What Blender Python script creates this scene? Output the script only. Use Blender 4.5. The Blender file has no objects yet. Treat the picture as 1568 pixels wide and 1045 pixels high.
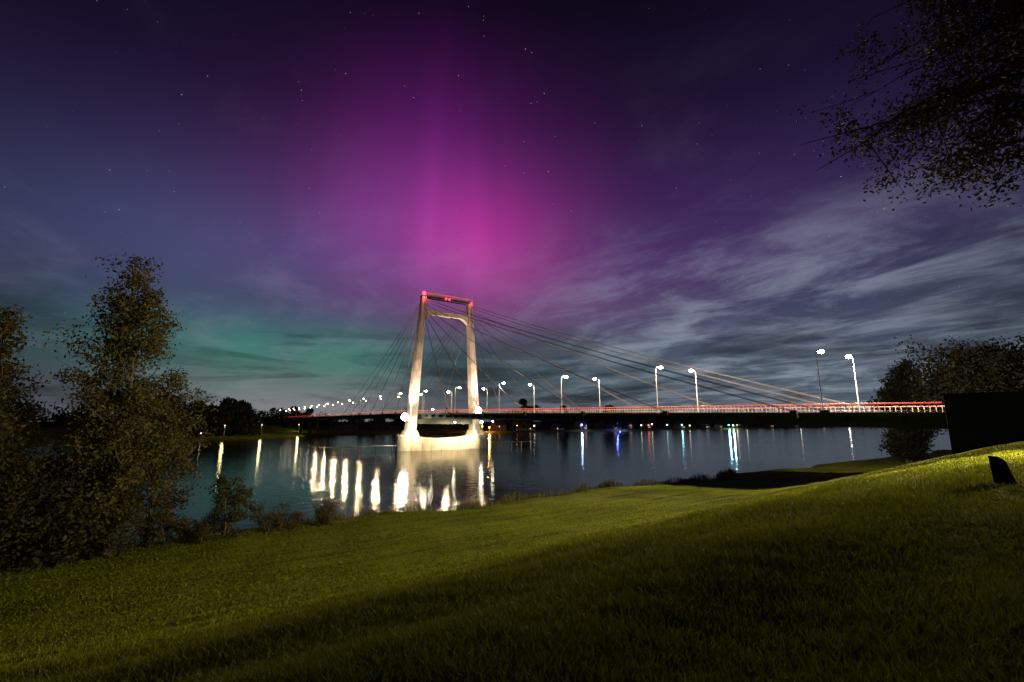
import bpy, math, random
import numpy as np
from mathutils import Vector, Matrix
random.seed(3)
scene=bpy.context.scene
scene.view_settings.view_transform='Standard'
scene.view_settings.look='None'
scene.view_settings.exposure=0
CA,SA=0.827,0.562
ANG=math.atan2(SA,CA)
def ab(a,b): return (CA*a-SA*b, SA*a+CA*b)
def to_ab(x,y): return (CA*x+SA*y, -SA*x+CA*y)

# ---------------------------------------------------------------- terrain
def sstep(t): 
    t=np.clip(t,0,1); return t*t*(3-2*t)
def far_shore(a):
    return np.clip(318+(a+5)*0.7,300,378)+6*np.sin(a/37.0)
def terrain(a,b):
    a=np.asarray(a,float); b=np.asarray(b,float)
    bc=3.6+0.075*np.clip(a,0,90)+0.5*np.sin(a/9.0)*np.clip(a/20,0,1)
    crest=9.4+0.0*a
    s=b-bc
    k=1.3
    slope=9.4-(1/3.05)*k*np.logaddexp(0,s/k)
    shore=55+1.3*np.sin(a/7.0)+0.8*np.sin(a/2.9+1)
    fore=0.25+np.clip((shore-b),-40,30)*0.045
    k2=0.8
    z=k2*np.logaddexp(slope/k2,fore/k2)
    bank=sstep((b-shore+1.2)/5.0)
    z=z*(1-bank)+(-2.5)*bank
    fs=far_shore(a)
    fb=sstep((b-fs+6)/8.0)
    farz=1.2+5.5*sstep((b-fs-70)/30)+0.0*a
    z=z*(1-fb)+farz*fb
    near=(1-bank)*(b<56)*(b>-20)
    z=z+0.06*np.sin(a*0.9+b*0.35)*np.sin(b*0.7-a*0.2)*near
    z=z+0.05*np.sin(b*2.0+0.6*np.sin(a*0.21)+0.3*np.sin(a*0.8))*near*(0.6+0.4*np.sin(a*0.31+b*0.2))
    return z
def tz(a,b): return float(terrain(a,b))

# ---------------------------------------------------------------- materials
def new_mat(name):
    m=bpy.data.materials.new(name); m.use_nodes=True
    nt=m.node_tree; nt.nodes.clear()
    out=nt.nodes.new('ShaderNodeOutputMaterial')
    return m,nt,out
def pmat(name,col,rough=0.7,metal=0,noise=None,col2=None,bump=0,spec=0.5,emis=None,estr=0,trans=0):
    m,nt,out=new_mat(name)
    p=nt.nodes.new('ShaderNodeBsdfPrincipled')
    p.inputs['Base Color'].default_value=(*col,1)
    p.inputs['Roughness'].default_value=rough
    p.inputs['Metallic'].default_value=metal
    p.inputs['Specular IOR Level'].default_value=spec
    if noise:
        tc=nt.nodes.new('ShaderNodeTexCoord')
        n=nt.nodes.new('ShaderNodeTexNoise'); n.inputs['Scale'].default_value=noise; n.inputs['Detail'].default_value=6
        nt.links.new(tc.outputs['Object'],n.inputs['Vector'])
        r=nt.nodes.new('ShaderNodeValToRGB')
        r.color_ramp.elements[0].position=0.35; r.color_ramp.elements[1].position=0.68
        r.color_ramp.elements[0].color=(*col,1); r.color_ramp.elements[1].color=(*(col2 or col),1)
        nt.links.new(n.outputs['Fac'],r.inputs['Fac']); nt.links.new(r.outputs['Color'],p.inputs['Base Color'])
        if bump:
            bn=nt.nodes.new('ShaderNodeBump'); bn.inputs['Strength'].default_value=bump
            nt.links.new(n.outputs['Fac'],bn.inputs['Height']); nt.links.new(bn.outputs['Normal'],p.inputs['Normal'])
    if emis:
        p.inputs['Emission Color'].default_value=(*emis,1); p.inputs['Emission Strength'].default_value=estr
    nt.links.new(p.outputs['BSDF'],out.inputs['Surface'])
    return m
def leafmat(name,c1,c2,tr=0.35):
    m,nt,out=new_mat(name)
    g=nt.nodes.new('ShaderNodeNewGeometry')
    r=nt.nodes.new('ShaderNodeValToRGB')
    r.color_ramp.elements[0].color=(*c1,1); r.color_ramp.elements[1].color=(*c2,1)
    nt.links.new(g.outputs['Random Per Island'],r.inputs['Fac'])
    d=nt.nodes.new('ShaderNodeBsdfPrincipled'); d.inputs['Roughness'].default_value=0.65; d.inputs['Specular IOR Level'].default_value=0.2
    t=nt.nodes.new('ShaderNodeBsdfTranslucent')
    nt.links.new(r.outputs['Color'],d.inputs['Base Color']); nt.links.new(r.outputs['Color'],t.inputs['Color'])
    mx=nt.nodes.new('ShaderNodeMixShader'); mx.inputs[0].default_value=tr
    nt.links.new(d.outputs[0],mx.inputs[1]); nt.links.new(t.outputs[0],mx.inputs[2])
    nt.links.new(mx.outputs[0],out.inputs['Surface'])
    return m
def emat(name,col,s):
    m,nt,out=new_mat(name)
    e=nt.nodes.new('ShaderNodeEmission'); e.inputs[0].default_value=(*col,1); e.inputs[1].default_value=s
    nt.links.new(e.outputs[0],out.inputs['Surface']); return m

M_conc=pmat('concrete',(0.33,0.29,0.26),0.75,noise=0.30,col2=(0.52,0.47,0.43),bump=0.15)
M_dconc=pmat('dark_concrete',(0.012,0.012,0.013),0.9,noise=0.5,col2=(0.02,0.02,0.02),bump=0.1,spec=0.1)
M_girder=pmat('girder_paint',(0.03,0.035,0.04),0.7,noise=0.3,col2=(0.05,0.055,0.06),spec=0.2)
M_asph=pmat('asphalt',(0.045,0.045,0.047),0.85,noise=3,col2=(0.06,0.06,0.06))
M_white=pmat('road_paint',(0.75,0.75,0.72),0.6)
M_rail=pmat('rail_paint',(0.45,0.36,0.33),0.5)
M_cable=pmat('cable_sheath',(0.13,0.11,0.105),0.5,spec=0.4)
M_steel=pmat('galvanised_steel',(0.38,0.39,0.40),0.45,metal=0.6)
M_bark=pmat('bark',(0.05,0.04,0.03),0.9,noise=4,col2=(0.10,0.08,0.06),bump=0.3)
M_leafA=leafmat('poplar_leaves',(0.035,0.038,0.014),(0.15,0.125,0.05))
M_leafB=leafmat('dark_leaves',(0.012,0.015,0.008),(0.038,0.034,0.018))
M_leafC=leafmat('bank_leaves',(0.02,0.024,0.011),(0.07,0.06,0.028))
M_leafO=leafmat('autumn_leaves',(0.045,0.035,0.018),(0.14,0.10,0.05))
M_far=leafmat('far_leaves',(0.012,0.018,0.01),(0.03,0.04,0.02),0.1)
M_blade=leafmat('grass_blades',(0.06,0.085,0.004),(0.19,0.20,0.010),0.35)
M_reed=leafmat('reed_blades',(0.06,0.07,0.02),(0.15,0.13,0.06),0.3)
M_lampW=emat('lamp_glow',(1.0,0.88,0.70),90)
M_lampFar=emat('lamp_glow_soft',(1.0,0.76,0.48),40)
M_flood=emat('flood_glow',(1.0,0.93,0.70),90)
M_red=emat('red_led',(1.0,0.06,0.035),1.3)
M_redhot=emat('red_beacon',(1.0,0.02,0.03),14)
M_win=emat('lit_window',(1.0,0.7,0.4),1.2)

def ground_material():
    m,nt,out=new_mat('grass_ground')
    tc=nt.nodes.new('ShaderNodeTexCoord')
    mp=nt.nodes.new('ShaderNodeMapping'); mp.inputs['Scale'].default_value=(0.05,1.1,1)
    nt.links.new(tc.outputs['Object'],mp.inputs['Vector'])
    n1=nt.nodes.new('ShaderNodeTexNoise'); n1.inputs['Scale'].default_value=1.0; n1.inputs['Detail'].default_value=4
    nt.links.new(mp.outputs[0],n1.inputs['Vector'])
    n2=nt.nodes.new('ShaderNodeTexNoise'); n2.inputs['Scale'].default_value=3.5; n2.inputs['Detail'].default_value=8
    nt.links.new(tc.outputs['Object'],n2.inputs['Vector'])
    n3=nt.nodes.new('ShaderNodeTexNoise'); n3.inputs['Scale'].default_value=0.12; n3.inputs['Detail'].default_value=3
    nt.links.new(tc.outputs['Object'],n3.inputs['Vector'])
    a=nt.nodes.new('ShaderNodeMath'); a.operation='ADD'; nt.links.new(n1.outputs['Fac'],a.inputs[0]); nt.links.new(n2.outputs['Fac'],a.inputs[1])
    b=nt.nodes.new('ShaderNodeMath'); b.operation='ADD'; nt.links.new(a.outputs[0],b.inputs[0]); nt.links.new(n3.outputs['Fac'],b.inputs[1])
    c=nt.nodes.new('ShaderNodeMapRange'); c.inputs[1].default_value=1.15; c.inputs[2].default_value=1.85
    nt.links.new(b.outputs[0],c.inputs[0])
    r=nt.nodes.new('ShaderNodeValToRGB')
    r.color_ramp.elements[0].color=(0.03,0.045,0.004,1); r.color_ramp.elements[1].color=(0.16,0.18,0.010,1)
    nt.links.new(c.outputs[0],r.inputs['Fac'])
    p=nt.nodes.new('ShaderNodeBsdfPrincipled'); p.inputs['Roughness'].default_value=0.95; p.inputs['Specular IOR Level'].default_value=0.05
    nt.links.new(r.outputs['Color'],p.inputs['Base Color'])
    bn=nt.nodes.new('ShaderNodeBump'); bn.inputs['Strength'].default_value=0.9; bn.inputs['Distance'].default_value=0.25
    nt.links.new(a.outputs[0],bn.inputs['Height']); nt.links.new(bn.outputs['Normal'],p.inputs['Normal'])
    nt.links.new(p.outputs['BSDF'],out.inputs['Surface']); return m
M_ground=ground_material()
def water_material():
    m,nt,out=new_mat('river_water')
    tc=nt.nodes.new('ShaderNodeTexCoord')
    n=nt.nodes.new('ShaderNodeTexNoise'); n.inputs['Scale'].default_value=0.7; n.inputs['Detail'].default_value=3
    nt.links.new(tc.outputs['Object'],n.inputs['Vector'])
    n2=nt.nodes.new('ShaderNodeTexNoise'); n2.inputs['Scale'].default_value=0.02; n2.inputs['Detail'].default_value=3
    nt.links.new(tc.outputs['Object'],n2.inputs['Vector'])
    mr=nt.nodes.new('ShaderNodeMapRange'); mr.inputs[1].default_value=0.35; mr.inputs[2].default_value=0.65; mr.inputs[3].default_value=0.055; mr.inputs[4].default_value=0.09
    nt.links.new(n2.outputs['Fac'],mr.inputs[0])
    p=nt.nodes.new('ShaderNodeBsdfPrincipled'); p.inputs['Base Color'].default_value=(0.012,0.010,0.011,1)
    p.inputs['IOR'].default_value=1.333; p.inputs['Specular IOR Level'].default_value=0.16
    nt.links.new(mr.outputs[0],p.inputs['Roughness'])
    bn=nt.nodes.new('ShaderNodeBump'); bn.inputs['Strength'].default_value=0.42; bn.inputs['Distance'].default_value=0.15
    nt.links.new(n.outputs['Fac'],bn.inputs['Height']); nt.links.new(bn.outputs['Normal'],p.inputs['Normal'])
    nt.links.new(p.outputs['BSDF'],out.inputs['Surface']); return m
M_water=water_material()

# ---------------------------------------------------------------- mesh helpers
def link(o,parent=None):
    bpy.context.collection.objects.link(o)
    if parent: o.parent=parent
    return o
def empty(name,loc=(0,0,0),rot=0):
    e=bpy.data.objects.new(name,None); e.location=loc; e.rotation_euler=(0,0,rot); e.empty_display_size=0.5
    return link(e)
def np_mesh(name,V,groups,mats,smooth=False):
    me=bpy.data.meshes.new(name)
    V=np.asarray(V,dtype=np.float32)
    me.vertices.add(len(V)); me.vertices.foreach_set('co',V.ravel())
    loops=np.concatenate([g.ravel() for g,_ in groups]).astype(np.int32)
    cnt=np.concatenate([np.full(len(g),g.shape[1]) for g,_ in groups]).astype(np.int32)
    mi=np.concatenate([np.full(len(g),i) for g,i in groups]).astype(np.int32)
    st=np.concatenate([[0],np.cumsum(cnt)[:-1]]).astype(np.int32)
    me.loops.add(len(loops)); me.loops.foreach_set('vertex_index',loops)
    me.polygons.add(len(cnt)); me.polygons.foreach_set('loop_start',st); 
    me.polygons.foreach_set('material_index',mi)
    if smooth: me.polygons.foreach_set('use_smooth',np.ones(len(cnt),bool))
    for m in mats: me.materials.append(m)
    me.update(calc_edges=True); me.validate()
    return me
class MB:
    def __init__(s): s.v=[];s.f=[];s.m=[]
    def add(s,vs,fs,mi=0):
        o=len(s.v); s.v+= [tuple(p) for p in vs]
        for f in fs: s.f.append(tuple(o+i for i in f)); s.m.append(mi)
    def box(s,x0,x1,y0,y1,z0,z1,mi=0):
        vs=[(x0,y0,z0),(x1,y0,z0),(x1,y1,z0),(x0,y1,z0),(x0,y0,z1),(x1,y0,z1),(x1,y1,z1),(x0,y1,z1)]
        s.hexa(vs,mi)
    def hexa(s,vs,mi=0):
        s.add(vs,[(0,3,2,1),(4,5,6,7),(0,1,5,4),(1,2,6,5),(2,3,7,6),(3,0,4,7)],mi)
    def tube(s,pts,radii,n=6,mi=0,caps=True):
        pts=[Vector(p) for p in pts]; vs=[];fs=[]
        for i,p in enumerate(pts):
            d=(pts[min(i+1,len(pts)-1)]-pts[max(i-1,0)]).normalized()
            up=Vector((0,0,1)) if abs(d.z)<0.9 else Vector((1,0,0))
            x=d.cross(up).normalized(); y=d.cross(x)
            r=radii[i] if hasattr(radii,'__len__') else radii
            for k in range(n):
                t=2*math.pi*k/n; vs.append(p+x*math.cos(t)*r+y*math.sin(t)*r)
        for i in range(len(pts)-1):
            for k in range(n):
                fs.append((i*n+k,i*n+(k+1)%n,(i+1)*n+(k+1)%n,(i+1)*n+k))
        if caps:
            fs.append(tuple(range(n-1,-1,-1))); fs.append(tuple((len(pts)-1)*n+k for k in range(n)))
        s.add(vs,fs,mi)
    def ball(s,c,r,mi=0,nu=10,nv=6,sz=1.0):
        vs=[];fs=[]
        for j in range(nv+1):
            ph=math.pi*j/nv
            for i in range(nu):
                t=2*math.pi*i/nu; vs.append((c[0]+r*math.sin(ph)*math.cos(t),c[1]+r*math.sin(ph)*math.sin(t),c[2]+r*sz*math.cos(ph)))
        for j in range(nv):
            for i in range(nu):
                fs.append((j*nu+i,(j+1)*nu+i,(j+1)*nu+(i+1)%nu,j*nu+(i+1)%nu))
        s.add(vs,fs,mi)
    def mesh(s,name,mats,smooth=False):
        me=bpy.data.meshes.new(name); me.from_pydata(s.v,[],s.f)
        for m in mats: me.materials.append(m)
        me.polygons.foreach_set('material_index',s.m)
        if smooth: me.polygons.foreach_set('use_smooth',[True]*len(s.f))
        me.update(); return me
    def build(s,name,mats,parent=None,smooth=False,loc=(0,0,0),rot=0,bevel=0):
        o=bpy.data.objects.new(name,s.mesh(name,mats,smooth)); o.location=loc; o.rotation_euler=(0,0,rot)
        if bevel:
            b=o.modifiers.new('bevel','BEVEL'); b.width=bevel; b.segments=2; b.limit_method='ANGLE'
        return link(o,parent)
def light(name,kind,loc,energy,col,size=0.2,parent=None,target=None,angle=60,blend=0.5):
    l=bpy.data.lights.new(name,kind); l.energy=energy; l.color=col; l.shadow_soft_size=size
    if kind=='SPOT': l.spot_size=math.radians(angle); l.spot_blend=blend
    o=bpy.data.objects.new(name,l); o.location=loc
    if target is not None:
        d=Vector(target)-Vector(loc); o.rotation_euler=d.to_track_quat('-Z','Y').to_euler()
    return link(o,parent)

# ---------------------------------------------------------------- ground + river
def axis(pts):
    out=[]
    for a,b,step in pts: out+=list(np.arange(a,b,step))
    out.append(pts[-1][1]); return np.array(out,float)
A=axis([(-2500,-400,150),(-400,-80,20),(-80,-20,2.5),(-20,40,0.5),(40,140,2.5),(140,500,12),(500,4000,180)])
B=axis([(-600,-60,40),(-60,-10,4),(-10,14,0.4),(14,64,0.5),(64,290,25),(290,420,4),(420,600,20),(600,5000,250)])
AA,BB=np.meshgrid(A,B)
Z=terrain(AA,BB)
nx,ny=len(A),len(B)
V=np.stack([AA.ravel(),BB.ravel(),Z.ravel()],1)
ii,jj=np.meshgrid(np.arange(nx-1),np.arange(ny-1))
q=(jj*nx+ii).ravel()
F=np.stack([q,q+1,q+1+nx,q+nx],1)
g=bpy.data.objects.new('ground',np_mesh('ground',V,[(F,0)],[M_ground],True)); g.rotation_euler=(0,0,ANG); link(g)
mb=MB(); mb.add([(-2500,50,0),(4000,50,0),(4000,395,0),(-2500,395,0)],[(0,1,2,3)])
mb.build('river',[M_water],rot=ANG)

# ---------------------------------------------------------------- grass blades
rng=np.random.default_rng(7)
def blades(name,xs,ys,zs,h,w,mat,lean=0.5):
    n=len(xs)
    th=rng.uniform(0,2*math.pi,n); ph=rng.uniform(0,2*math.pi,n)
    dx,dy=np.cos(th)*w/2,np.sin(th)*w/2
    lx,ly=np.cos(ph)*h*rng.uniform(0.1,lean,n),np.sin(ph)*h*rng.uniform(0.1,lean,n)
    P=np.empty((n,5,3),np.float32)
    P[:,0]=np.stack([xs-dx,ys-dy,zs],1); P[:,1]=np.stack([xs+dx,ys+dy,zs],1)
    P[:,2]=np.stack([xs+dx*.8+lx*.35,ys+dy*.8+ly*.35,zs+h*.6],1); P[:,3]=np.stack([xs-dx*.8+lx*.35,ys-dy*.8+ly*.35,zs+h*.6],1)
    P[:,4]=np.stack([xs+lx,ys+ly,zs+h],1)
    o=np.arange(n)*5
    Q=np.stack([o,o+1,o+2,o+3],1); T=np.stack([o+3,o+2,o+4],1)
    ob=bpy.data.objects.new(name,np_mesh(name,P.reshape(-1,3),[(Q,0),(T,0)],[mat])); return link(ob)
def noise2(x,y):
    return (np.sin(x*1.7+y*0.6)+np.sin(y*2.3-x*0.9+1.3)+np.sin(x*0.53-y*3.1+2)+np.sin(x*4.1+y*3.7))/4
N=340000
r=2.3*np.exp(rng.uniform(0,1,N)**0.9*math.log(62/2.3))
az=rng.uniform(math.radians(-54),math.radians(54),N)
gx,gy=r*np.sin(az),r*np.cos(az)
ga,gb=to_ab(gx,gy)
shore=55+1.3*np.sin(ga/7.0)+0.8*np.sin(ga/2.9+1)
k=(gb<shore-0.8)
gx,gy,ga,gb,r=gx[k],gy[k],ga[k],gb[k],r[k]
cl=noise2(ga*1.3,gb*1.6)
cl2=noise2(ga*5.1+2,gb*4.6)
row=0.5+0.5*np.sin(gb*2.0+0.6*np.sin(ga*0.21)+0.3*np.sin(ga*0.8))
h=(0.05+0.025*cl+0.022*cl2+0.055*row+rng.uniform(-0.02,0.06,len(gx)))
h=np.clip(h,0.025,None)
w=0.005+0.0010*r
blades('grass',gx,gy,terrain(ga,gb)-0.01,h,w,M_blade,0.9)
n=9000
ra=rng.uniform(-25,95,n); clr=0.5+0.5*np.sin(ra*0.9)*np.sin(ra*0.23+1)
keep=rng.uniform(0,1,n)<np.clip(clr*1.3,0.12,1)
ra=ra[keep]; sh=55+1.3*np.sin(ra/7.0)+0.8*np.sin(ra/2.9+1)
rb=sh-0.6+rng.normal(0,0.5,len(ra))
x,y=ab(ra,rb)
hh=(0.5+0.9*(0.5+0.5*np.sin(ra*0.9)))*rng.uniform(0.5,1.2,len(ra))
blades('reeds',x,y,terrain(ra,rb)-0.05,hh,np.full(len(ra),0.07),M_reed,0.5)

# ---------------------------------------------------------------- trees
def leaf_quads(P,size,rg):
    n=len(P)
    nrm=rg.normal(size=(n,3)); nrm/=np.linalg.norm(nrm,axis=1)[:,None]
    t=rg.normal(size=(n,3)); u=np.cross(nrm,t); u/=np.linalg.norm(u,axis=1)[:,None]; v=np.cross(nrm,u)
    s=size*rg.uniform(0.6,1.3,n)[:,None]
    Q=np.stack([P-u*s*0.6,P-v*s*0.34,P+u*s*0.6,P+v*s*0.34],1)
    return Q.reshape(-1,3)
def tree(name,x,y,z0,H,profile,nl=40,nleaf=9000,leaf=0.2,seed=1,up=0.7,tr=0.25,h0=0.12,droop=0,lm=None,stems=1,cl=0.5,lean=(0,0),patch=0.25,stem_spread=1.2,prune=None):
    rg=np.random.default_rng(seed); mb=MB(); anchors=[];wts=[]
    for s_ in range(stems):
        sa=rg.uniform(0,6.28); so=stem_spread if stems>1 else 0
        ox,oy=math.cos(sa)*so*0.3,math.sin(sa)*so*0.3; Hs=H*(1 if s_==0 else rg.uniform(0.65,0.95))
        K=12; tp=[]
        wx,wy=rg.normal(0,0.012,K).cumsum()*H,rg.normal(0,0.012,K).cumsum()*H
        for i in range(K):
            f=i/(K-1); tp.append(Vector((ox*(1+f*3)+wx[i]*0.5+lean[0]*f,oy*(1+f*3)+wy[i]*0.5+lean[1]*f,Hs*f*0.97-0.2)))
        mb.tube(tp,[tr*(1-0.9*(i/(K-1)))+0.012 for i in range(K)],7)
        for i in range(nl//stems):
            f=h0+(0.98-h0)*((i+rg.uniform(0,1))/(nl//stems)); f=min(f,0.98)
            base=tp[int(f*(K-1))].lerp(tp[min(int(f*(K-1))+1,K-1)],f*(K-1)%1)
            L=profile(f)*rg.uniform(0.55,1.15)
            t=i*2.4+rg.uniform(-.5,.5)
            d=Vector((math.cos(t),math.sin(t),0)); pts=[]
            for q in range(6):
                g_=q/5
                pts.append(base+d*L*g_*(1-0.12*up*g_)+Vector((0,0,1))*(L*up*g_*(0.6+0.5*g_)-droop*L*g_*g_)+Vector(rg.normal(0,0.04*L*g_,3)))
            if prune and not (prune(pts[-1]) and prune(pts[3])): continue
            rr=tr*(1-0.85*f)*0.45
            mb.tube(pts,[max(rr*(1-0.9*q/5),0.008) for q in range(6)],4,caps=False)
            wt=0 if rg.uniform()<patch*0.4 else rg.uniform(0.4,1.4)
            for q in range(6):
                g_=rg.uniform(0.3,1.0); p=pts[min(int(g_*5),4)].lerp(pts[min(int(g_*5)+1,5)],(g_*5)%1)
                tl=L*rg.uniform(0.12,0.36)+0.2
                dd=Vector(rg.normal(0,1,3)); dd.z=dd.z*0.5+up*0.8-droop*1.4; dd.normalize()
                e=p+dd*tl
                if prune and not prune(e): continue
                mb.tube([p,p.lerp(e,.5)+Vector(rg.normal(0,0.05*tl,3)),e],[max(rr*.3,0.01),max(rr*.2,0.008),0.005],3,caps=False)
                for w_ in (0.35,0.7,1.0): anchors.append(p.lerp(e,w_)); wts.append(wt*rg.uniform(0.3,1.5))
    Aa=np.array([tuple(p) for p in anchors]); wts=np.array(wts); wts/=wts.sum()
    idx=rg.choice(len(Aa),nleaf,p=wts)
    P=Aa[idx]+rg.normal(0,cl*0.5,(nleaf,3))*np.array([1,1,0.8])
    LV=leaf_quads(P,leaf,rg)
    nb=len(mb.v); 
    quads=np.array([f for f in mb.f if len(f)==4]); 
    LQ=np.arange(len(LV)).reshape(-1,4)+nb
    me=np_mesh(name,np.concatenate([np.array(mb.v),LV]),[(quads,0),(LQ,1)],[M_bark,lm or M_leafA])
    o=bpy.data.objects.new(name,me); o.location=(x,y,z0); return link(o)
poplar=lambda R:(lambda f: R*(0.6+1.1*f)*(1-max(0,f-0.5)/0.62) if f<0.95 else R*0.25)
roundp=lambda R:(lambda f: R*math.sqrt(max(0.05,1-((f-0.5)/0.55)**2)))
def zt(x,y):
    a,b=to_ab(x,y); return max(tz(a,b),0.0)
tree('poplar_tree',-33.6,39.6,zt(-33.9,39.6),25.6,poplar(3.5),nl=110,nleaf=24000,leaf=0.25,seed=14,up=0.7,tr=0.26,h0=0.08,stems=3,cl=0.95,patch=0.2,stem_spread=1.9)
tree('poplar_tree',-40.6,37.0,zt(-40.6,37.0),20.6,poplar(2.2),nl=60,nleaf=8500,leaf=0.25,seed=5,up=0.8,tr=0.2,h0=0.1,stems=3,cl=0.8,patch=0.4)
tree('poplar_tree',-43.0,38.5,zt(-43.0,38.5),16.0,poplar(2.8),nl=50,nleaf=8500,leaf=0.25,seed=6,up=0.7,tr=0.18,h0=0.08,stems=2,cl=0.8,patch=0.4)
tree('alder_tree',-31.2,41.5,0.3,15.5,roundp(3.3),nl=60,nleaf=10000,leaf=0.23,seed=8,up=0.6,tr=0.14,h0=0.03,stems=3,cl=0.9,lm=M_leafA)
tree('alder_tree',-37.5,34.5,zt(-37.5,34.5),9,roundp(3.6),nl=50,nleaf=7000,leaf=0.23,seed=9,up=0.5,tr=0.14,h0=0.02,stems=3,cl=0.9,lm=M_leafC)
for i,(x,y,H) in enumerate([(-43,42,8.0),(-39.5,41.5,8.0),(-36.5,40.5,7.5),(-48,44,9),(-45.5,36,8),(-34.5,37.2,5.5)]):
    tree('alder_tree',x,y,zt(x,y),H,roundp(3.0),nl=44,nleaf=6500,leaf=0.3,seed=70+i,up=0.4,tr=0.12,h0=0.02,stems=3,cl=1.2,lm=M_leafC,patch=0)
tree('sapling',-26.0,43.8,0.4,5.6,roundp(1.7),nl=36,nleaf=4600,leaf=0.18,seed=21,up=0.7,tr=0.08,h0=0.05,stems=2,cl=0.35,lm=M_leafC)
for i,(x,y,H) in enumerate([(-23.7,47.0,2.4),(-20.2,49.6,2.4),(-29.5,41.5,2.6),(-19.0,50.5,1.6),(-31.5,38.0,3.0),(-22.3,47.8,1.5),(-27.5,42.2,1.8),(-28.6,42.6,1.9)]):
    tree('shrub',x,y,zt(x,y),H,roundp(0.5*H),nl=26,nleaf=1500,leaf=0.15,seed=40+i,up=0.9,tr=0.05,h0=0.02,stems=3,cl=0.3,lm=M_leafO if i%2 else M_leafC)
tree('willow_tree',98,116,1.0,25.5,poplar(5.5),nl=90,nleaf=26000,leaf=0.55,seed=31,up=0.4,tr=0.5,h0=0.03,stems=3,cl=1.6,lm=M_leafB,patch=0)
tree('oak_tree',95,86,4.0,20.5,roundp(12),nl=100,nleaf=32000,leaf=0.55,seed=33,up=0.36,tr=0.6,h0=0.2,stems=2,cl=2.2,lm=M_leafB,patch=0,stem_spread=5)
tree('oak_tree',113,96,4.0,22.5,roundp(10),nl=70,nleaf=16000,leaf=0.55,seed=35,up=0.38,tr=0.6,h0=0.2,stems=2,cl=2.0,lm=M_leafB,patch=0)
def inside(p):
    return ((p.x+1.6)/8.4)**2+((p.y-0.5)/7.5)**2+((p.z-14.4)/7.6)**2<1.0
tree('maple_tree',17.2,10.0,9.4,22,roundp(8.6),nl=200,nleaf=90000,leaf=0.11,seed=52,up=0.35,tr=0.38,h0=0.33,droop=0.45,lm=M_leafB,cl=0.6,patch=0.2,prune=inside)

def grove(name,items,seed,dens=1.0,leaf=1.6):
    rg=np.random.default_rng(seed); Ps=[]; mb=MB()
    for (x,y,z,H,R) in items:
        for _ in range(7):
            c=np.array([x,y,z+H*0.6])+rg.normal(0,1,3)*np.array([R*.45,R*.45,H*.17])
            rr=R*rg.uniform(0.35,0.6); n=int(70*dens)
            d=rg.normal(size=(n,3)); d/=np.linalg.norm(d,axis=1)[:,None]
            Ps.append(c+d*rr*rg.uniform(0.5,1.05,(n,1))*np.array([1,1,0.8]))
        n=int(90*dens); Ps.append(np.stack([rg.normal(x,R*.5,n),rg.normal(y,R*.5,n),z+rg.uniform(0,H*.5,n)],1))
        mb.tube([(x,y,z-0.5),(x,y,z+H*.7)],[H*0.025,H*0.01],5,caps=False)
    P=np.concatenate(Ps); LV=leaf_quads(P,leaf,rg); nb=len(mb.v)
    me=np_mesh(name,np.concatenate([np.array(mb.v),LV]),[(np.array(mb.f),0),(np.arange(len(LV)).reshape(-1,4)+nb,1)],[M_bark,M_far])
    link(bpy.data.objects.new(name,me))
rg=np.random.default_rng(99)
it=[]
for x_y,y,H in [(-.70,318,22),(-.675,315,23),(-.65,322,24),(-.62,318,22),(-.595,322,23),(-.57,325,22)]:
    it.append((x_y*y,y,1.5,H,H*0.42))
grove('far_grove',it,1,4,2.2)
grove('far_grove',[(-.755*270,270,1.5,30,12),(-.80*262,262,1.5,27,11),(-.74*290,290,1.5,21,8)],2,5,2)
it=[]
for a in np.arange(-700,2600,17.0):
    b=far_shore(a)+rg.uniform(55,120)+ (60 if a<60 else 0)
    x,y=ab(a,b); H=rg.uniform(8,15)+ (4 if rg.uniform()<0.2 else 0)
    it.append((x,y,3,H,H*0.75))
for a in np.arange(-900,3400,34.0):
    x,y=ab(a,far_shore(a)+rg.uniform(220,420)); H=rg.uniform(13,22); it.append((x,y,5,H,H*0.9))
grove('distant_treeline',it,3,0.6,2.6)
grove('far_grove',[(0.031*470,470,4,30,11),(0.018*480,480,4,24,9)],4,4,2.2)
grove('far_grove',[(0.215*520,520,4,27,11),(0.235*530,530,4,22,9),(0.11*500,500,4,20,8)],5,4,2.2)
grove('far_grove',[(-.485*520,520,4,24,12),(-.455*560,560,4,20,12),(-.44*540,540,4,18,9)],6,3,2.2)

# ---------------------------------------------------------------- bridge
bridge=empty('cable_stayed_bridge',rot=ANG)
def dz(b):
    b=float(b)
    if b<200: return 12.0+0.0132*(b-16)
    return 14.43-0.0012*(b-200)
D0,D1=71.0,92.0
PB=170.0
st=[-40,0,16]+list(range(30,640,10))+[660]
mb=MB()
for i in range(len(st)-1):
    b0,b1=st[i],st[i+1]; z0,z1=dz(b0),dz(b1)
    def seg(a0,a1,t0,t1,mi):
        mb.hexa([(a0,b0,z0+t0),(a1,b0,z0+t0),(a1,b1,z1+t0),(a0,b1,z1+t0),(a0,b0,z0+t1),(a1,b0,z0+t1),(a1,b1,z1+t1),(a0,b1,z1+t1)],mi)
    seg(D0,D1,-0.45,0,0)
    seg(D0+1.6,D0+3.0,-1.9,-0.452,1)
    seg(D1-3.0,D1-1.6,-1.9,-0.452,1)
    seg(D0+4.5,D1-4.5,0.004,0.012,2)
    seg(D0+4.2,D0+4.5,0.0,0.14,0); seg(D1-4.5,D1-4.2,0.0,0.14,0)
    seg(81.4,81.55,0.016,0.02,3)
for b in np.arange(20,630,6.0):
    z=dz(b); mb.box(D0+0.3,D1-0.3,b,b+0.4,z-1.3,z-0.455,1)
mb.build('deck',[M_girder,M_girder,M_asph,M_white],bridge)
mb=MB()
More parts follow.
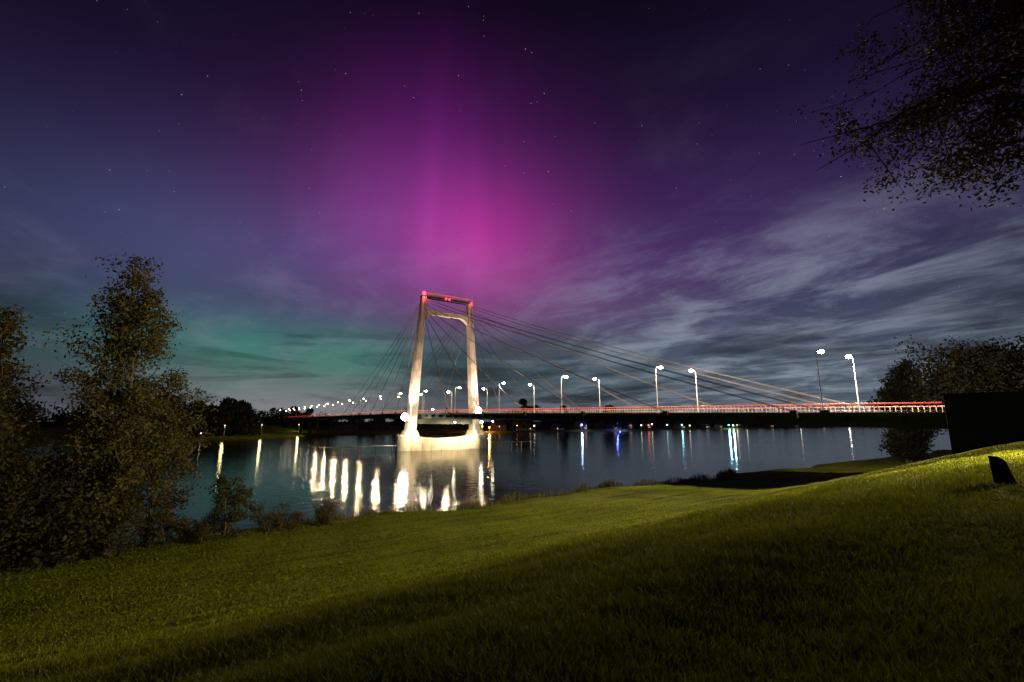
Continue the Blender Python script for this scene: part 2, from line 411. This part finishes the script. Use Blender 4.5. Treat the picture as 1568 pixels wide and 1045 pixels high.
for b in list(range(395,640,42)):
    z=dz(b)
    for a in (D0+3.5,D1-3.5): mb.tube([(a,b,-3),(a,b,z-2.5)],1.0,10)
    mb.box(D0+1.2,D1-1.2,b-0.9,b+0.9,z-2.9,z-1.91)
mb.build('approach_piers',[M_girder],bridge,bevel=0.05)
mb=MB()
for side in (D0+0.12,D1-0.12):
    b=16.5
    while b<650:
        z=dz(b)
        mb.box(side-0.035,side+0.035,b-0.03,b+0.03,z,z+1.15,0)
        b+=0.7 if b<130 else 1.6
    bs=[16]+list(range(26,652,10))
    for i in range(len(bs)-1):
        p,q=(side,bs[i],dz(bs[i])),(side,bs[i+1],dz(bs[i+1]))
        up=lambda t,h:(t[0],t[1],t[2]+h)
        mb.tube([up(p,1.18),up(q,1.18)],0.05,5,0,False)
        mb.tube([up(p,0.25),up(q,0.25)],0.03,4,0,False)
        o=-0.07 if side<80 else 0.07
        mb.tube([(p[0]+o,p[1],p[2]+1.12),(q[0]+o,q[1],q[2]+1.12)],0.06,5,1,False)
mb.build('railing',[M_rail,M_red],bridge)
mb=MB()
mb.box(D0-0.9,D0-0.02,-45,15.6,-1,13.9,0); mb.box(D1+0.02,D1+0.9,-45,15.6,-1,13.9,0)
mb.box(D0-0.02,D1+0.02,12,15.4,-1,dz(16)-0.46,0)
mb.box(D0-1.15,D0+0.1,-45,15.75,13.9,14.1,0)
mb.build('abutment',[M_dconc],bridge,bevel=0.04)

def leg(mb,sgn):
    ac=82.3
    def cx(z): return ac+sgn*(10.6+(61-z)*0.0675)
    zs=[4.5,9,14,22,32,42,50,54,57,61.2]
    ring=[]
    for z in zs:
        f=(z-4.5)/56.7; wa=1.75-0.75*f; wb=2.2-0.9*f; c=0.28
        x=cx(z)
        ring.append([(x-wa+c,PB-wb,z),(x+wa-c,PB-wb,z),(x+wa,PB-wb+c,z),(x+wa,PB+wb-c,z),(x+wa-c,PB+wb,z),(x-wa+c,PB+wb,z),(x-wa,PB+wb-c,z),(x-wa,PB-wb+c,z)])
    vs=[p for r_ in ring for p in r_]; fs=[]
    for i in range(len(zs)-1):
        for k in range(8): fs.append((i*8+k,i*8+(k+1)%8,(i+1)*8+(k+1)%8,(i+1)*8+k))
    fs.append(tuple(range(7,-1,-1))); fs.append(tuple(8*(len(zs)-1)+k for k in range(8)))
    mb.add(vs,fs,0)
    for i in range(len(zs)-1):
        z0,z1=zs[i],zs[i+1]
        for e in (-1,1):
            def pt(z,o,dy):
                f=(z-4.5)/56.7; wa=1.75-0.75*f; wb=2.2-0.9*f
                return (cx(z)+e*(wa-0.3-o),PB-wb-dy,z)
            mb.hexa([pt(z0,0,0.3),pt(z0,0.5,0.3),pt(z0,0.5,-0.02),pt(z0,0,-0.02),pt(z1,0,0.3),pt(z1,0.5,0.3),pt(z1,0.5,-0.02),pt(z1,0,-0.02)],0)
mb=MB(); leg(mb,-1); leg(mb,1)
mb.build('pylon_legs',[M_conc],bridge)
mb=MB()
bt,bb=55.9,54.2
prof=[]
aL,aR=72.6,92.0
n=14
for i in range(n+1):
    f=i/n; a=aL+(aR-aL)*f; hch=2.4*max(0,1-min(f,1-f)/0.16)**1.6
    prof.append((a,bb-hch))
vs=[];fs=[]
for a,zb in prof:
    vs+=[(a,PB-1.1,zb),(a,PB+1.1,zb),(a,PB+1.1,bt),(a,PB-1.1,bt)]
for i in range(n):
    for k in range(4): fs.append((i*4+k,i*4+(k+1)%4,(i+1)*4+(k+1)%4,(i+1)*4+k))
mb.add(vs,fs,0)
mb.build('portal_beam',[M_conc],bridge)
mb=MB()
mb.box(70.6,94.0,PB-1.25,PB+1.25,61.0,61.8,4)
for side in (PB-1.2,PB+1.2):
    for a in np.arange(70.7,94.01,0.9): mb.box(a-0.05,a+0.05,side-0.05,side+0.05,61.8,63.2,1)
    mb.tube([(70.7,side,63.2),(94,side,63.2)],0.09,5,1); mb.tube([(70.7,side,62.6),(94,side,62.6)],0.06,5,1)
mb.tube([(70.8,PB-1.36,62.9),(94,PB-1.36,62.9)],0.07,5,2)
for a in (71.2,81.0,82.6,93.3): mb.ball((a,PB-1.6,62.4 if a<80 else 61.5),0.8 if a<72 else 0.36,3)
mb.build('pylon_head',[M_conc,M_rail,M_red,M_redhot,M_girder],bridge)
for a,e in ((71,900),(82,350),(93,250)): light('beacon_light','POINT',(a,PB-2.6,60.8),e,(1,0.05,0.06),0.3,bridge)
mb=MB(); mb.box(70.5,94.1,PB-1.6,PB+1.6,9.9,12.0,0); mb.build('deck_cross_beam',[M_girder],bridge,bevel=0.1)
def pier():
    mb=MB(); n=40; a0,a1=62.6,102.0; hw=4.2
    pts=[]
    for i in range(n):
        f=i/n
        t=2*math.pi*f
        ca,sa=math.cos(t),math.sin(t)
        a=82.3+math.copysign(abs(ca)**0.55,ca)*(a1-a0)/2; b=PB+math.copysign(abs(sa)**0.75,sa)*hw
        pts.append((a,b))
    def top(a):
        f=(a-82.3)/19.7; return 4.3+1.6*min(1,abs(f)*1.15)**2
    rings=[]
    for lv in range(4):
        r_=[]
        for a,b in pts:
            s=[1.0,1.0,1.0,0.93][lv]; z=[-3,0.3,top(a)-0.25,top(a)][lv]
            r_.append((82.3+(a-82.3)*s,PB+(b-PB)*s,z))
        rings.append(r_)
    vs=[p for r_ in rings for p in r_]; fs=[]
    for i in range(3):
        for k in range(n): fs.append((i*n+k,i*n+(k+1)%n,(i+1)*n+(k+1)%n,(i+1)*n+k))
    for k in range(n//2):
        i0,i1=k,(k+1); j0,j1=(n-k)%n,(n-k-1)%n
        if k==0: fs.append((3*n+0,3*n+1,3*n+n-1))
        elif k==n//2-1: fs.append((3*n+i0,3*n+i1,3*n+j0))
        else: fs.append((3*n+i0,3*n+i1,3*n+j1,3*n+j0))
    mb.add(vs,fs,0)
    for s in (-1,1):
        c=82.3+s*14.4; 
        mb.hexa([(c-3.2,PB-3.3,4.0),(c+3.2,PB-3.3,4.0),(c+3.2,PB+3.3,4.0),(c-3.2,PB+3.3,4.0),(c-2.1,PB-2.5,7.5),(c+2.1,PB-2.5,7.5),(c+2.1,PB+2.5,7.5),(c-2.1,PB+2.5,7.5)],0)
    for a in np.arange(67,99,4.2): mb.box(a-0.1,a+0.1,PB-hw-0.12,PB-hw+0.4,-2,3.9,0)
    mb.build('pier',[M_conc],bridge)
pier()
mb=MB()
for s,e in ((62.0,36),(102.6,128)):
    mb.tube([(s,PB-2,2.0),((s+e)/2,PB-1,2.0),(e,PB+2.5,1.9)],[0.28,0.24,0.12],6)
    for f in np.linspace(0.05,0.95,5): mb.tube([(s+(e-s)*f,PB-1.6+3*f,-3),(s+(e-s)*f,PB-1.6+3*f,2.3)],0.22,6)
    mb.tube([(s,PB-3.5,-2),(s,PB-3.5,6.5)],0.25,8)
mb.build('guide_fender',[M_steel],bridge)

mb=MB()
fan=[28,50,72,94,116,138,142]
fanL=[24,42,60,78,96,114]
for sgn,edge in ((-1,D0-0.3),(1,D1+0.3)):
    atop=82.3+sgn*10.7
    for lst,dr in ((fan,-1),(fanL,1)):
        for i,s in enumerate(lst):
            ztop=60.6-1.15*(len(lst)-1-i)
            b1=PB+dr*s; p=Vector((atop,PB+dr*0.9,ztop)); q=Vector((edge,b1,dz(b1)+0.2))
            for off in (-0.22,0.22):
                pts=[]
                for k in range(9):
                    f=k/8; m=p.lerp(q,f); m.z-=0.012*s*4*f*(1-f)*0.8; m.y+=off*(0.4+f); pts.append(m)
                mb.tube(pts,0.06,5,0,False)
            mb.box(edge-0.25,edge+0.28,b1-0.5,b1+0.5,dz(b1)-0.8,dz(b1)+0.35,1)
mb.build('stay_cables',[M_cable,M_girder],bridge)

M_housing=pmat('floodlight_housing',(0.05,0.05,0.05),0.5)
def flood(a,b,z,ta,tb,tzz,energy,ang=50,r=0.6,col=(1,0.68,0.47)):
    p=Vector((a,b,z)); t=Vector((ta,tb,tzz)); d=(t-p).normalized()
    light('flood_beam','SPOT',p+d*1.1,energy,col,0.35,bridge,target=t,angle=ang,blend=0.8)
    mb=MB(); mb.tube([p-d*0.5,p+d*0.35],[r*0.7,r],12,0); mb.tube([p-Vector((0,0,1.2)),p-d*0.1],0.08,6,0)
    mb.ball(p+Vector((-0.25,-0.65,0)),r*0.8,1,12,8)
    mb.build('floodlight',[M_housing,M_flood],bridge)
flood(63.8,165,12.6,70.2,170,31,78000,62,1.7)
flood(93.2,161.5,15.2,94.8,170,33,78000,62,1.7)
flood(74.0,163,15.4,70.4,169,28,20000,50,0.35)
flood(63.4,160,11.6,75,168,3,34000,110,0.5,(1,.78,.38))
flood(94.5,161,10.6,88,169,3,34000,110,0.6,(1,.78,.38))
flood(82,160,10.6,82,169,3,26000,120,0.35,(1,.78,.38))
flood(101,163,11.0,96,170,26,16000,70,0.35)

# ---------------------------------------------------------------- street lamps
def lamp_mesh(name,H,glow,r,nu=12,nv=8):
    mb=MB()
    mb.tube([(0,0,0),(0,0,0.9)],[0.13,0.13],8,0); mb.tube([(0,0,0.9),(0,0,H-0.4)],[0.09,0.055],8,0)
    mb.tube([(0,0,H-0.4),(0.12,0,H-0.1),(0.5,0,H+0.05),(1.3,0,H+0.12)],[0.055,0.05,0.045,0.04],6,0,False)
    mb.hexa([(1.1,-0.17,H+0.05),(2.0,-0.12,H+0.08),(2.0,0.12,H+0.08),(1.1,0.17,H+0.05),(1.15,-0.12,H+0.24),(1.9,-0.08,H+0.2),(1.9,0.08,H+0.2),(1.15,0.12,H+0.24)],0)
    mb.ball((1.55,0,H+0.02),r,1,nu,nv,0.7)
    return mb.mesh(name,[M_steel,glow])
LH=8.7
lm1=lamp_mesh('street_lamp',LH,M_lampW,0.40)
lm2=lamp_mesh('street_lamp_far',LH,M_lampFar,0.32,6,4)
stn=0
b=28.6
while b<640:
    for a,rot in ((71.6,0),(84.3,math.pi)):
        x,y=ab(a,b)
        o=bpy.data.objects.new('street_lamp',lm1 if b<200 else lm2)
        o.location=(x,y,dz(b)); o.rotation_euler=(0,0,ANG+rot); link(o)
        e=([26000,16000,9000,6500,6500,6500]+[7500]*7+[0]*20)[stn]
        if stn==0 and rot!=0: e=40000
        if stn>=6 and rot!=0: e=0
        if e: light('lamp_light','POINT',(1.55,0,LH-0.35),e,(1,0.80,0.50) if stn<4 else (1,0.70,0.38),0.25,o)
    b+=27.8; stn+=1
lm3=lamp_mesh('added_dike_lamp',9.0,M_lampW,0.3)
x,y=(40.0,24.5)
o=bpy.data.objects.new('street_lamp',lm3); o.location=(x,y,zt(x,y)); o.rotation_euler=(0,0,math.radians(170)); link(o)  # unseen lamp, added beyond the right frame edge to light the grass slope
light('lamp_light','SPOT',(1.55,0,8.5),125000,(1,0.82,0.30),0.2,o,target=(1.55+39,-6.5,-2.5),angle=104,blend=1.0)

mb=MB()
mb.hexa([(-.25,-.16,-.2),(.22,-.16,-.2),(.22,.16,-.2),(-.25,.16,-.2),(-.42,-.11,.72),(-.12,-.11,.60),(-.12,.11,.60),(-.42,.11,.72)],0)
mb.build('boundary_stone',[M_dconc],loc=(13.1,12.5,zt(13.1,12.5)),rot=0.3,bevel=0.03)

# ---------------------------------------------------------------- far bank town
M_brick=pmat('brick',(0.18,0.09,0.06),0.85,noise=2,col2=(0.25,0.14,0.1))
M_roof=pmat('roof_tiles',(0.05,0.045,0.045),0.8)
def house(a,b,w,d,h,rot):
    x,y=ab(a,b); e=empty('brick_house',(x,y,tz(a,b)),ANG+rot)
    mb=MB(); mb.box(-w/2,w/2,-d/2,d/2,-0.3,h); mb.add([(-w/2,-d/2,h),(-w/2,d/2,h),(-w/2,0,h+d*.45),(w/2,-d/2,h),(w/2,d/2,h),(w/2,0,h+d*.45)],[(0,2,1),(3,4,5)],0); mb.build('walls',[M_brick],e)
    mb=MB(); t=d/2+0.5; rz=h+d*.45
    for s in (-1,1):
        mb.hexa([(-w/2-.4,s*t,h-.35),(w/2+.4,s*t,h-.35),(w/2+.4,0,rz+.1),(-w/2-.4,0,rz+.1),(-w/2-.4,s*t,h-.1),(w/2+.4,s*t,h-.1),(w/2+.4,0,rz+.35),(-w/2-.4,0,rz+.35)],0)
    mb.box(w*.2,w*.2+.9,-.4,.5,rz-.5,rz+1.3,0)
    mb.build('roof',[M_roof],e)
    mb=MB(); k=0
    for z in np.arange(1.0,h-1.5,2.8):
        for xx in np.arange(-w/2+1.2,w/2-1.5,2.6):
            k+=1
            if random.random()<0.35: mb.box(xx,xx+1.3,-d/2-0.05,-d/2+0.02,z,z+1.4,0)
    mb.box(-0.5,0.5,-d/2-0.06,-d/2+0.02,0,2.1,1)
    mb.build('windows_and_door',[M_win,M_roof],e)
for a in (262,300,345,380,430,466,520,560,610,660,720,800,900,1020):
    house(a,far_shore(a)+30+random.uniform(-6,14),random.uniform(10,18),9,random.choice([3.2,5.8,5.8]),random.uniform(-.2,.2))
def townlight(a,col,e,s,z=5,name='quay_lamp',r=0.8,b=None):
    b=b or float(far_shore(a))+8
    x,y=ab(a,b); z0=max(tz(a,b),0)
    mb=MB(); mb.tube([(0,0,0),(0,0,z)],[0.12,0.08],6,0); mb.ball((0,0,z),r,1,8,6); mb.hexa([(-.5,-.5,z+.3),(.5,-.5,z+.3),(.5,.5,z+.3),(-.5,.5,z+.3),(-.1,-.1,z+.9),(.1,-.1,z+.9),(.1,.1,z+.9),(-.1,.1,z+.9)],0)
    o=mb.build(name,[M_steel,emat(name+'_glow',col,s)],loc=(x,y,z0))
    if e>0: light('quay_light','POINT',(0,-1.2,z-0.2),e,col,0.8,o)
W=(1,.85,.65)
for a,c,e,s,z in [(227,(1,.33,.05),30000,14,5),(236,(1,.4,.06),12000,10,4),(272,W,0,8,5),(295,W,0,10,5),(356,(.35,.45,1),6000,12,6),(408,(.06,.1,1),42000,12,7),(412,(.08,.12,1),16000,10,4),(455,W,0,6,5),(472,(1,.08,.05),0,10,5),(480,W,0,6,6),(515,(.5,1,.6),0,6,5),(545,(.3,.8,1),900,10,5),(560,W,0,6,4),(640,(.2,.6,1),16000,12,5),(652,(.5,.9,1),9000,12,4),(664,W,0,12,5),(700,W,0,8,5),(860,W,0,10,6),(1066,W,1500,12,8),(1300,W,0,12,8)]:
    townlight(a,c,e,s,z)
for xy_,y,c,e,s,hh_ in [(-.67,268,W,0,4,4),(-.62,300,(1,.85,.4),900,3,7),(-.53,560,(1,.45,.08),9000,9,4),(-.52,560,(1,.5,.1),0,9,4),(-.54,352,(1,.85,.4),1500,3,7),(-.46,415,(1,.85,.4),1500,3,7)]:  # the yellow lamps in this list are added to brighten the far bank
    a_,b_=to_ab(xy_*y,y); townlight(a_,c,e,s,hh_,b=b_,r=0.3 if s<5 else 0.9)

# ---------------------------------------------------------------- world: night sky with aurora
w=bpy.data.worlds.new('World'); scene.world=w; w.use_nodes=True
nt=w.node_tree; nt.nodes.clear()
out=nt.nodes.new('ShaderNodeOutputWorld'); bg=nt.nodes.new('ShaderNodeBackground'); nt.links.new(bg.outputs[0],out.inputs[0])
tc=nt.nodes.new('ShaderNodeTexCoord'); sep=nt.nodes.new('ShaderNodeSeparateXYZ'); nt.links.new(tc.outputs['Generated'],sep.inputs[0])
def M(op,a,b=None,c=None,clamp=False):
    n=nt.nodes.new('ShaderNodeMath'); n.operation=op; n.use_clamp=clamp
    for i,v in enumerate((a,b,c)):
        if v is None: continue
        if isinstance(v,(int,float)): n.inputs[i].default_value=v
        else: nt.links.new(v,n.inputs[i])
    return n.outputs[0]
X,Y,Zs=sep.outputs
AZ=M('MULTIPLY',M('ARCTAN2',X,Y),57.2958); EL=M('MULTIPLY',M('ARCSINE',Zs),57.2958)
def mapr(v,a,b,c=0.0,d=1.0,smooth=True):
    n=nt.nodes.new('ShaderNodeMapRange'); n.clamp=True
    if smooth: n.interpolation_type='SMOOTHSTEP'
    nt.links.new(v,n.inputs[0])
    for i,k in enumerate((a,b,c,d)): n.inputs[i+1].default_value=k
    return n.outputs[0]
def gauss(a0,e0,sx,sy,sh=0.0):
    azs=M('ADD',AZ,M('MULTIPLY',M('SUBTRACT',EL,e0),sh)) if sh else AZ
    dx=M('DIVIDE',M('SUBTRACT',azs,a0),sx); dy=M('DIVIDE',M('SUBTRACT',EL,e0),sy)
    return M('POWER',2.71828,M('MULTIPLY',M('ADD',M('MULTIPLY',dx,dx),M('MULTIPLY',dy,dy)),-1.0))
def vec(x,y,z):
    n=nt.nodes.new('ShaderNodeCombineXYZ')
    for i,v in enumerate((x,y,z)):
        if isinstance(v,(int,float)): n.inputs[i].default_value=v
        else: nt.links.new(v,n.inputs[i])
    return n.outputs[0]
def tint(fac,col):
    n=nt.nodes.new('ShaderNodeVectorMath'); n.operation='SCALE'; n.inputs[0].default_value=col; nt.links.new(fac,n.inputs['Scale']); return n.outputs[0]
def addv(a,b):
    n=nt.nodes.new('ShaderNodeVectorMath'); n.operation='ADD'; nt.links.new(a,n.inputs[0]); nt.links.new(b,n.inputs[1]); return n.outputs[0]
def scalev(a,f):
    n=nt.nodes.new('ShaderNodeVectorMath'); n.operation='SCALE'; nt.links.new(a,n.inputs[0])
    if isinstance(f,(int,float)): n.inputs['Scale'].default_value=f
    else: nt.links.new(f,n.inputs['Scale'])
    return n.outputs[0]
def noise(v,scale,detail=5,rough=0.55,dist=0.0):
    n=nt.nodes.new('ShaderNodeTexNoise'); n.inputs['Scale'].default_value=scale; n.inputs['Detail'].default_value=detail; n.inputs['Roughness'].default_value=rough; n.inputs['Distortion'].default_value=dist
    nt.links.new(v,n.inputs['Vector']); return n.outputs['Fac']
ramp=nt.nodes.new('ShaderNodeValToRGB'); cr=ramp.color_ramp
stops=[(0,(.060,.070,.088)),(5,(.045,.054,.076)),(11,(.040,.048,.086)),(18,(.034,.032,.086)),(26,(.022,.015,.056)),(35,(.010,.006,.026)),(46,(.0035,.0025,.009)),(90,(.001,.001,.004))]
while len(cr.elements)<len(stops): cr.elements.new(0.5)
for e,(p,c) in zip(cr.elements,stops): e.position=p/90; e.color=(*c,1)
nt.links.new(M('DIVIDE',M('MAXIMUM',EL,0),90.0),ramp.inputs['Fac'])
sky=ramp.outputs['Color']
ray=noise(vec(M('ADD',AZ,M('MULTIPLY',EL,0.05)),M('MULTIPLY',EL,0.07),0.0),0.12,3,0.45)
rayf=mapr(ray,0.3,0.7,0.80,1.16)
edge=mapr(M('ADD',AZ,M('MULTIPLY',EL,-0.06)),-12.4,-10.6,1.12,0.9)
rayf=M('MULTIPLY',rayf,edge)
def add(f,c): 
    global sky
    sky=addv(sky,tint(f,c))
add(M('MULTIPLY',gauss(-3.0,21.5,9.0,7.2),rayf),(.27,.0,.095))
add(M('MULTIPLY',gauss(-9.5,24.0,16,9.5),rayf),(.135,.016,.120))
add(gauss(-7,23,24,12),(.030,.0,.032))
add(M('MULTIPLY',gauss(-8,35,13,8),rayf),(.030,.000,.035))
add(gauss(-38,18,24,8),(.018,.030,.068))
add(M('MULTIPLY',gauss(-27,7.8,18,3.8),mapr(noise(vec(AZ,M('MULTIPLY',EL,.3),3.0),0.12,3),.3,.7,.75,1.2)),(.0,.115,.050))
add(gauss(4,7.5,16,4),(.0,.034,.018))
add(gauss(24,20,20,9),(.015,.001,.028))
add(gauss(8,14,14,6),(.040,.012,.035))
zz=M('ADD',M('MAXIMUM',Zs,0.0),0.10)
px=M('DIVIDE',X,zz); py=M('DIVIDE',Y,zz)
c_,s_=math.cos(math.radians(-128)),math.sin(math.radians(-128))
rx=M('ADD',M('MULTIPLY',px,c_),M('MULTIPLY',py,-s_)); ry=M('ADD',M('MULTIPLY',px,s_),M('MULTIPLY',py,c_))
cn=noise(vec(M('MULTIPLY',rx,0.85),M('MULTIPLY',ry,1.3),0.0),1.6,8,0.64,0.5)
cm=mapr(cn,0.40,0.68)
cbig=mapr(noise(vec(M('MULTIPLY',rx,0.35),M('MULTIPLY',ry,0.6),5.0),0.8,3,0.5),0.34,0.58)
rmask=M('MULTIPLY',mapr(AZ,-10,24),mapr(EL,28,12))
cl=M('MULTIPLY',M('MULTIPLY',cm,M('ADD',M('MULTIPLY',cbig,0.55),0.45)),rmask)
sky=scalev(sky,M('SUBTRACT',1.0,M('MULTIPLY',cl,0.4)))
add(cl,(.175,.20,.245))
add(M('MULTIPLY',rmask,mapr(EL,18,4)),(.018,.032,.040))
cn2=mapr(noise(vec(M('MULTIPLY',rx,0.8),M('MULTIPLY',ry,1.2),9.0),1.5,7,0.6,0.4),0.46,0.74)
add(M('MULTIPLY',cn2,mapr(EL,50,10)),(.038,.032,.044))
dn=mapr(noise(vec(M('MULTIPLY',AZ,0.035),M('MULTIPLY',EL,0.22),1.0),1.6,7,0.62,0.6),0.45,0.64)
dk=M('MULTIPLY',M('MULTIPLY',dn,mapr(EL,14,6)),mapr(EL,0.5,2.5))
sky=scalev(sky,M('SUBTRACT',1.0,M('MULTIPLY',dk,0.6)))
add(M('MULTIPLY',gauss(-26,1,15,4.0),M('SUBTRACT',1.0,M('MULTIPLY',dk,0.5))),(.15,.145,.135))
sky=scalev(sky,mapr(M('ABSOLUTE',AZ),34,62,1.0,0.55))
vo=nt.nodes.new('ShaderNodeTexVoronoi'); vo.inputs['Scale'].default_value=80; nt.links.new(tc.outputs['Generated'],vo.inputs['Vector'])
sc=nt.nodes.new('ShaderNodeSeparateColor'); nt.links.new(vo.outputs['Color'],sc.inputs[0])
mag=M('POWER',sc.outputs[0],7.0)
sd=mapr(vo.outputs['Distance'],0.075,0.015)
star=M('MULTIPLY',M('MULTIPLY',sd,mag),mapr(EL,6,16))
star=M('MULTIPLY',star,M('SUBTRACT',1.0,M('MULTIPLY',cl,0.9)))
add(star,(.55,.66,.98))
nt.links.new(sky,bg.inputs['Color']); bg.inputs['Strength'].default_value=1.0

cam=bpy.data.cameras.new('camera'); cam.lens=16; cam.sensor_width=36; cam.clip_end=12000; cam.clip_start=0.1
co=bpy.data.objects.new('camera',cam); co.location=(0,0,11); co.rotation_euler=(math.radians(100),0,0); link(co)
scene.camera=co
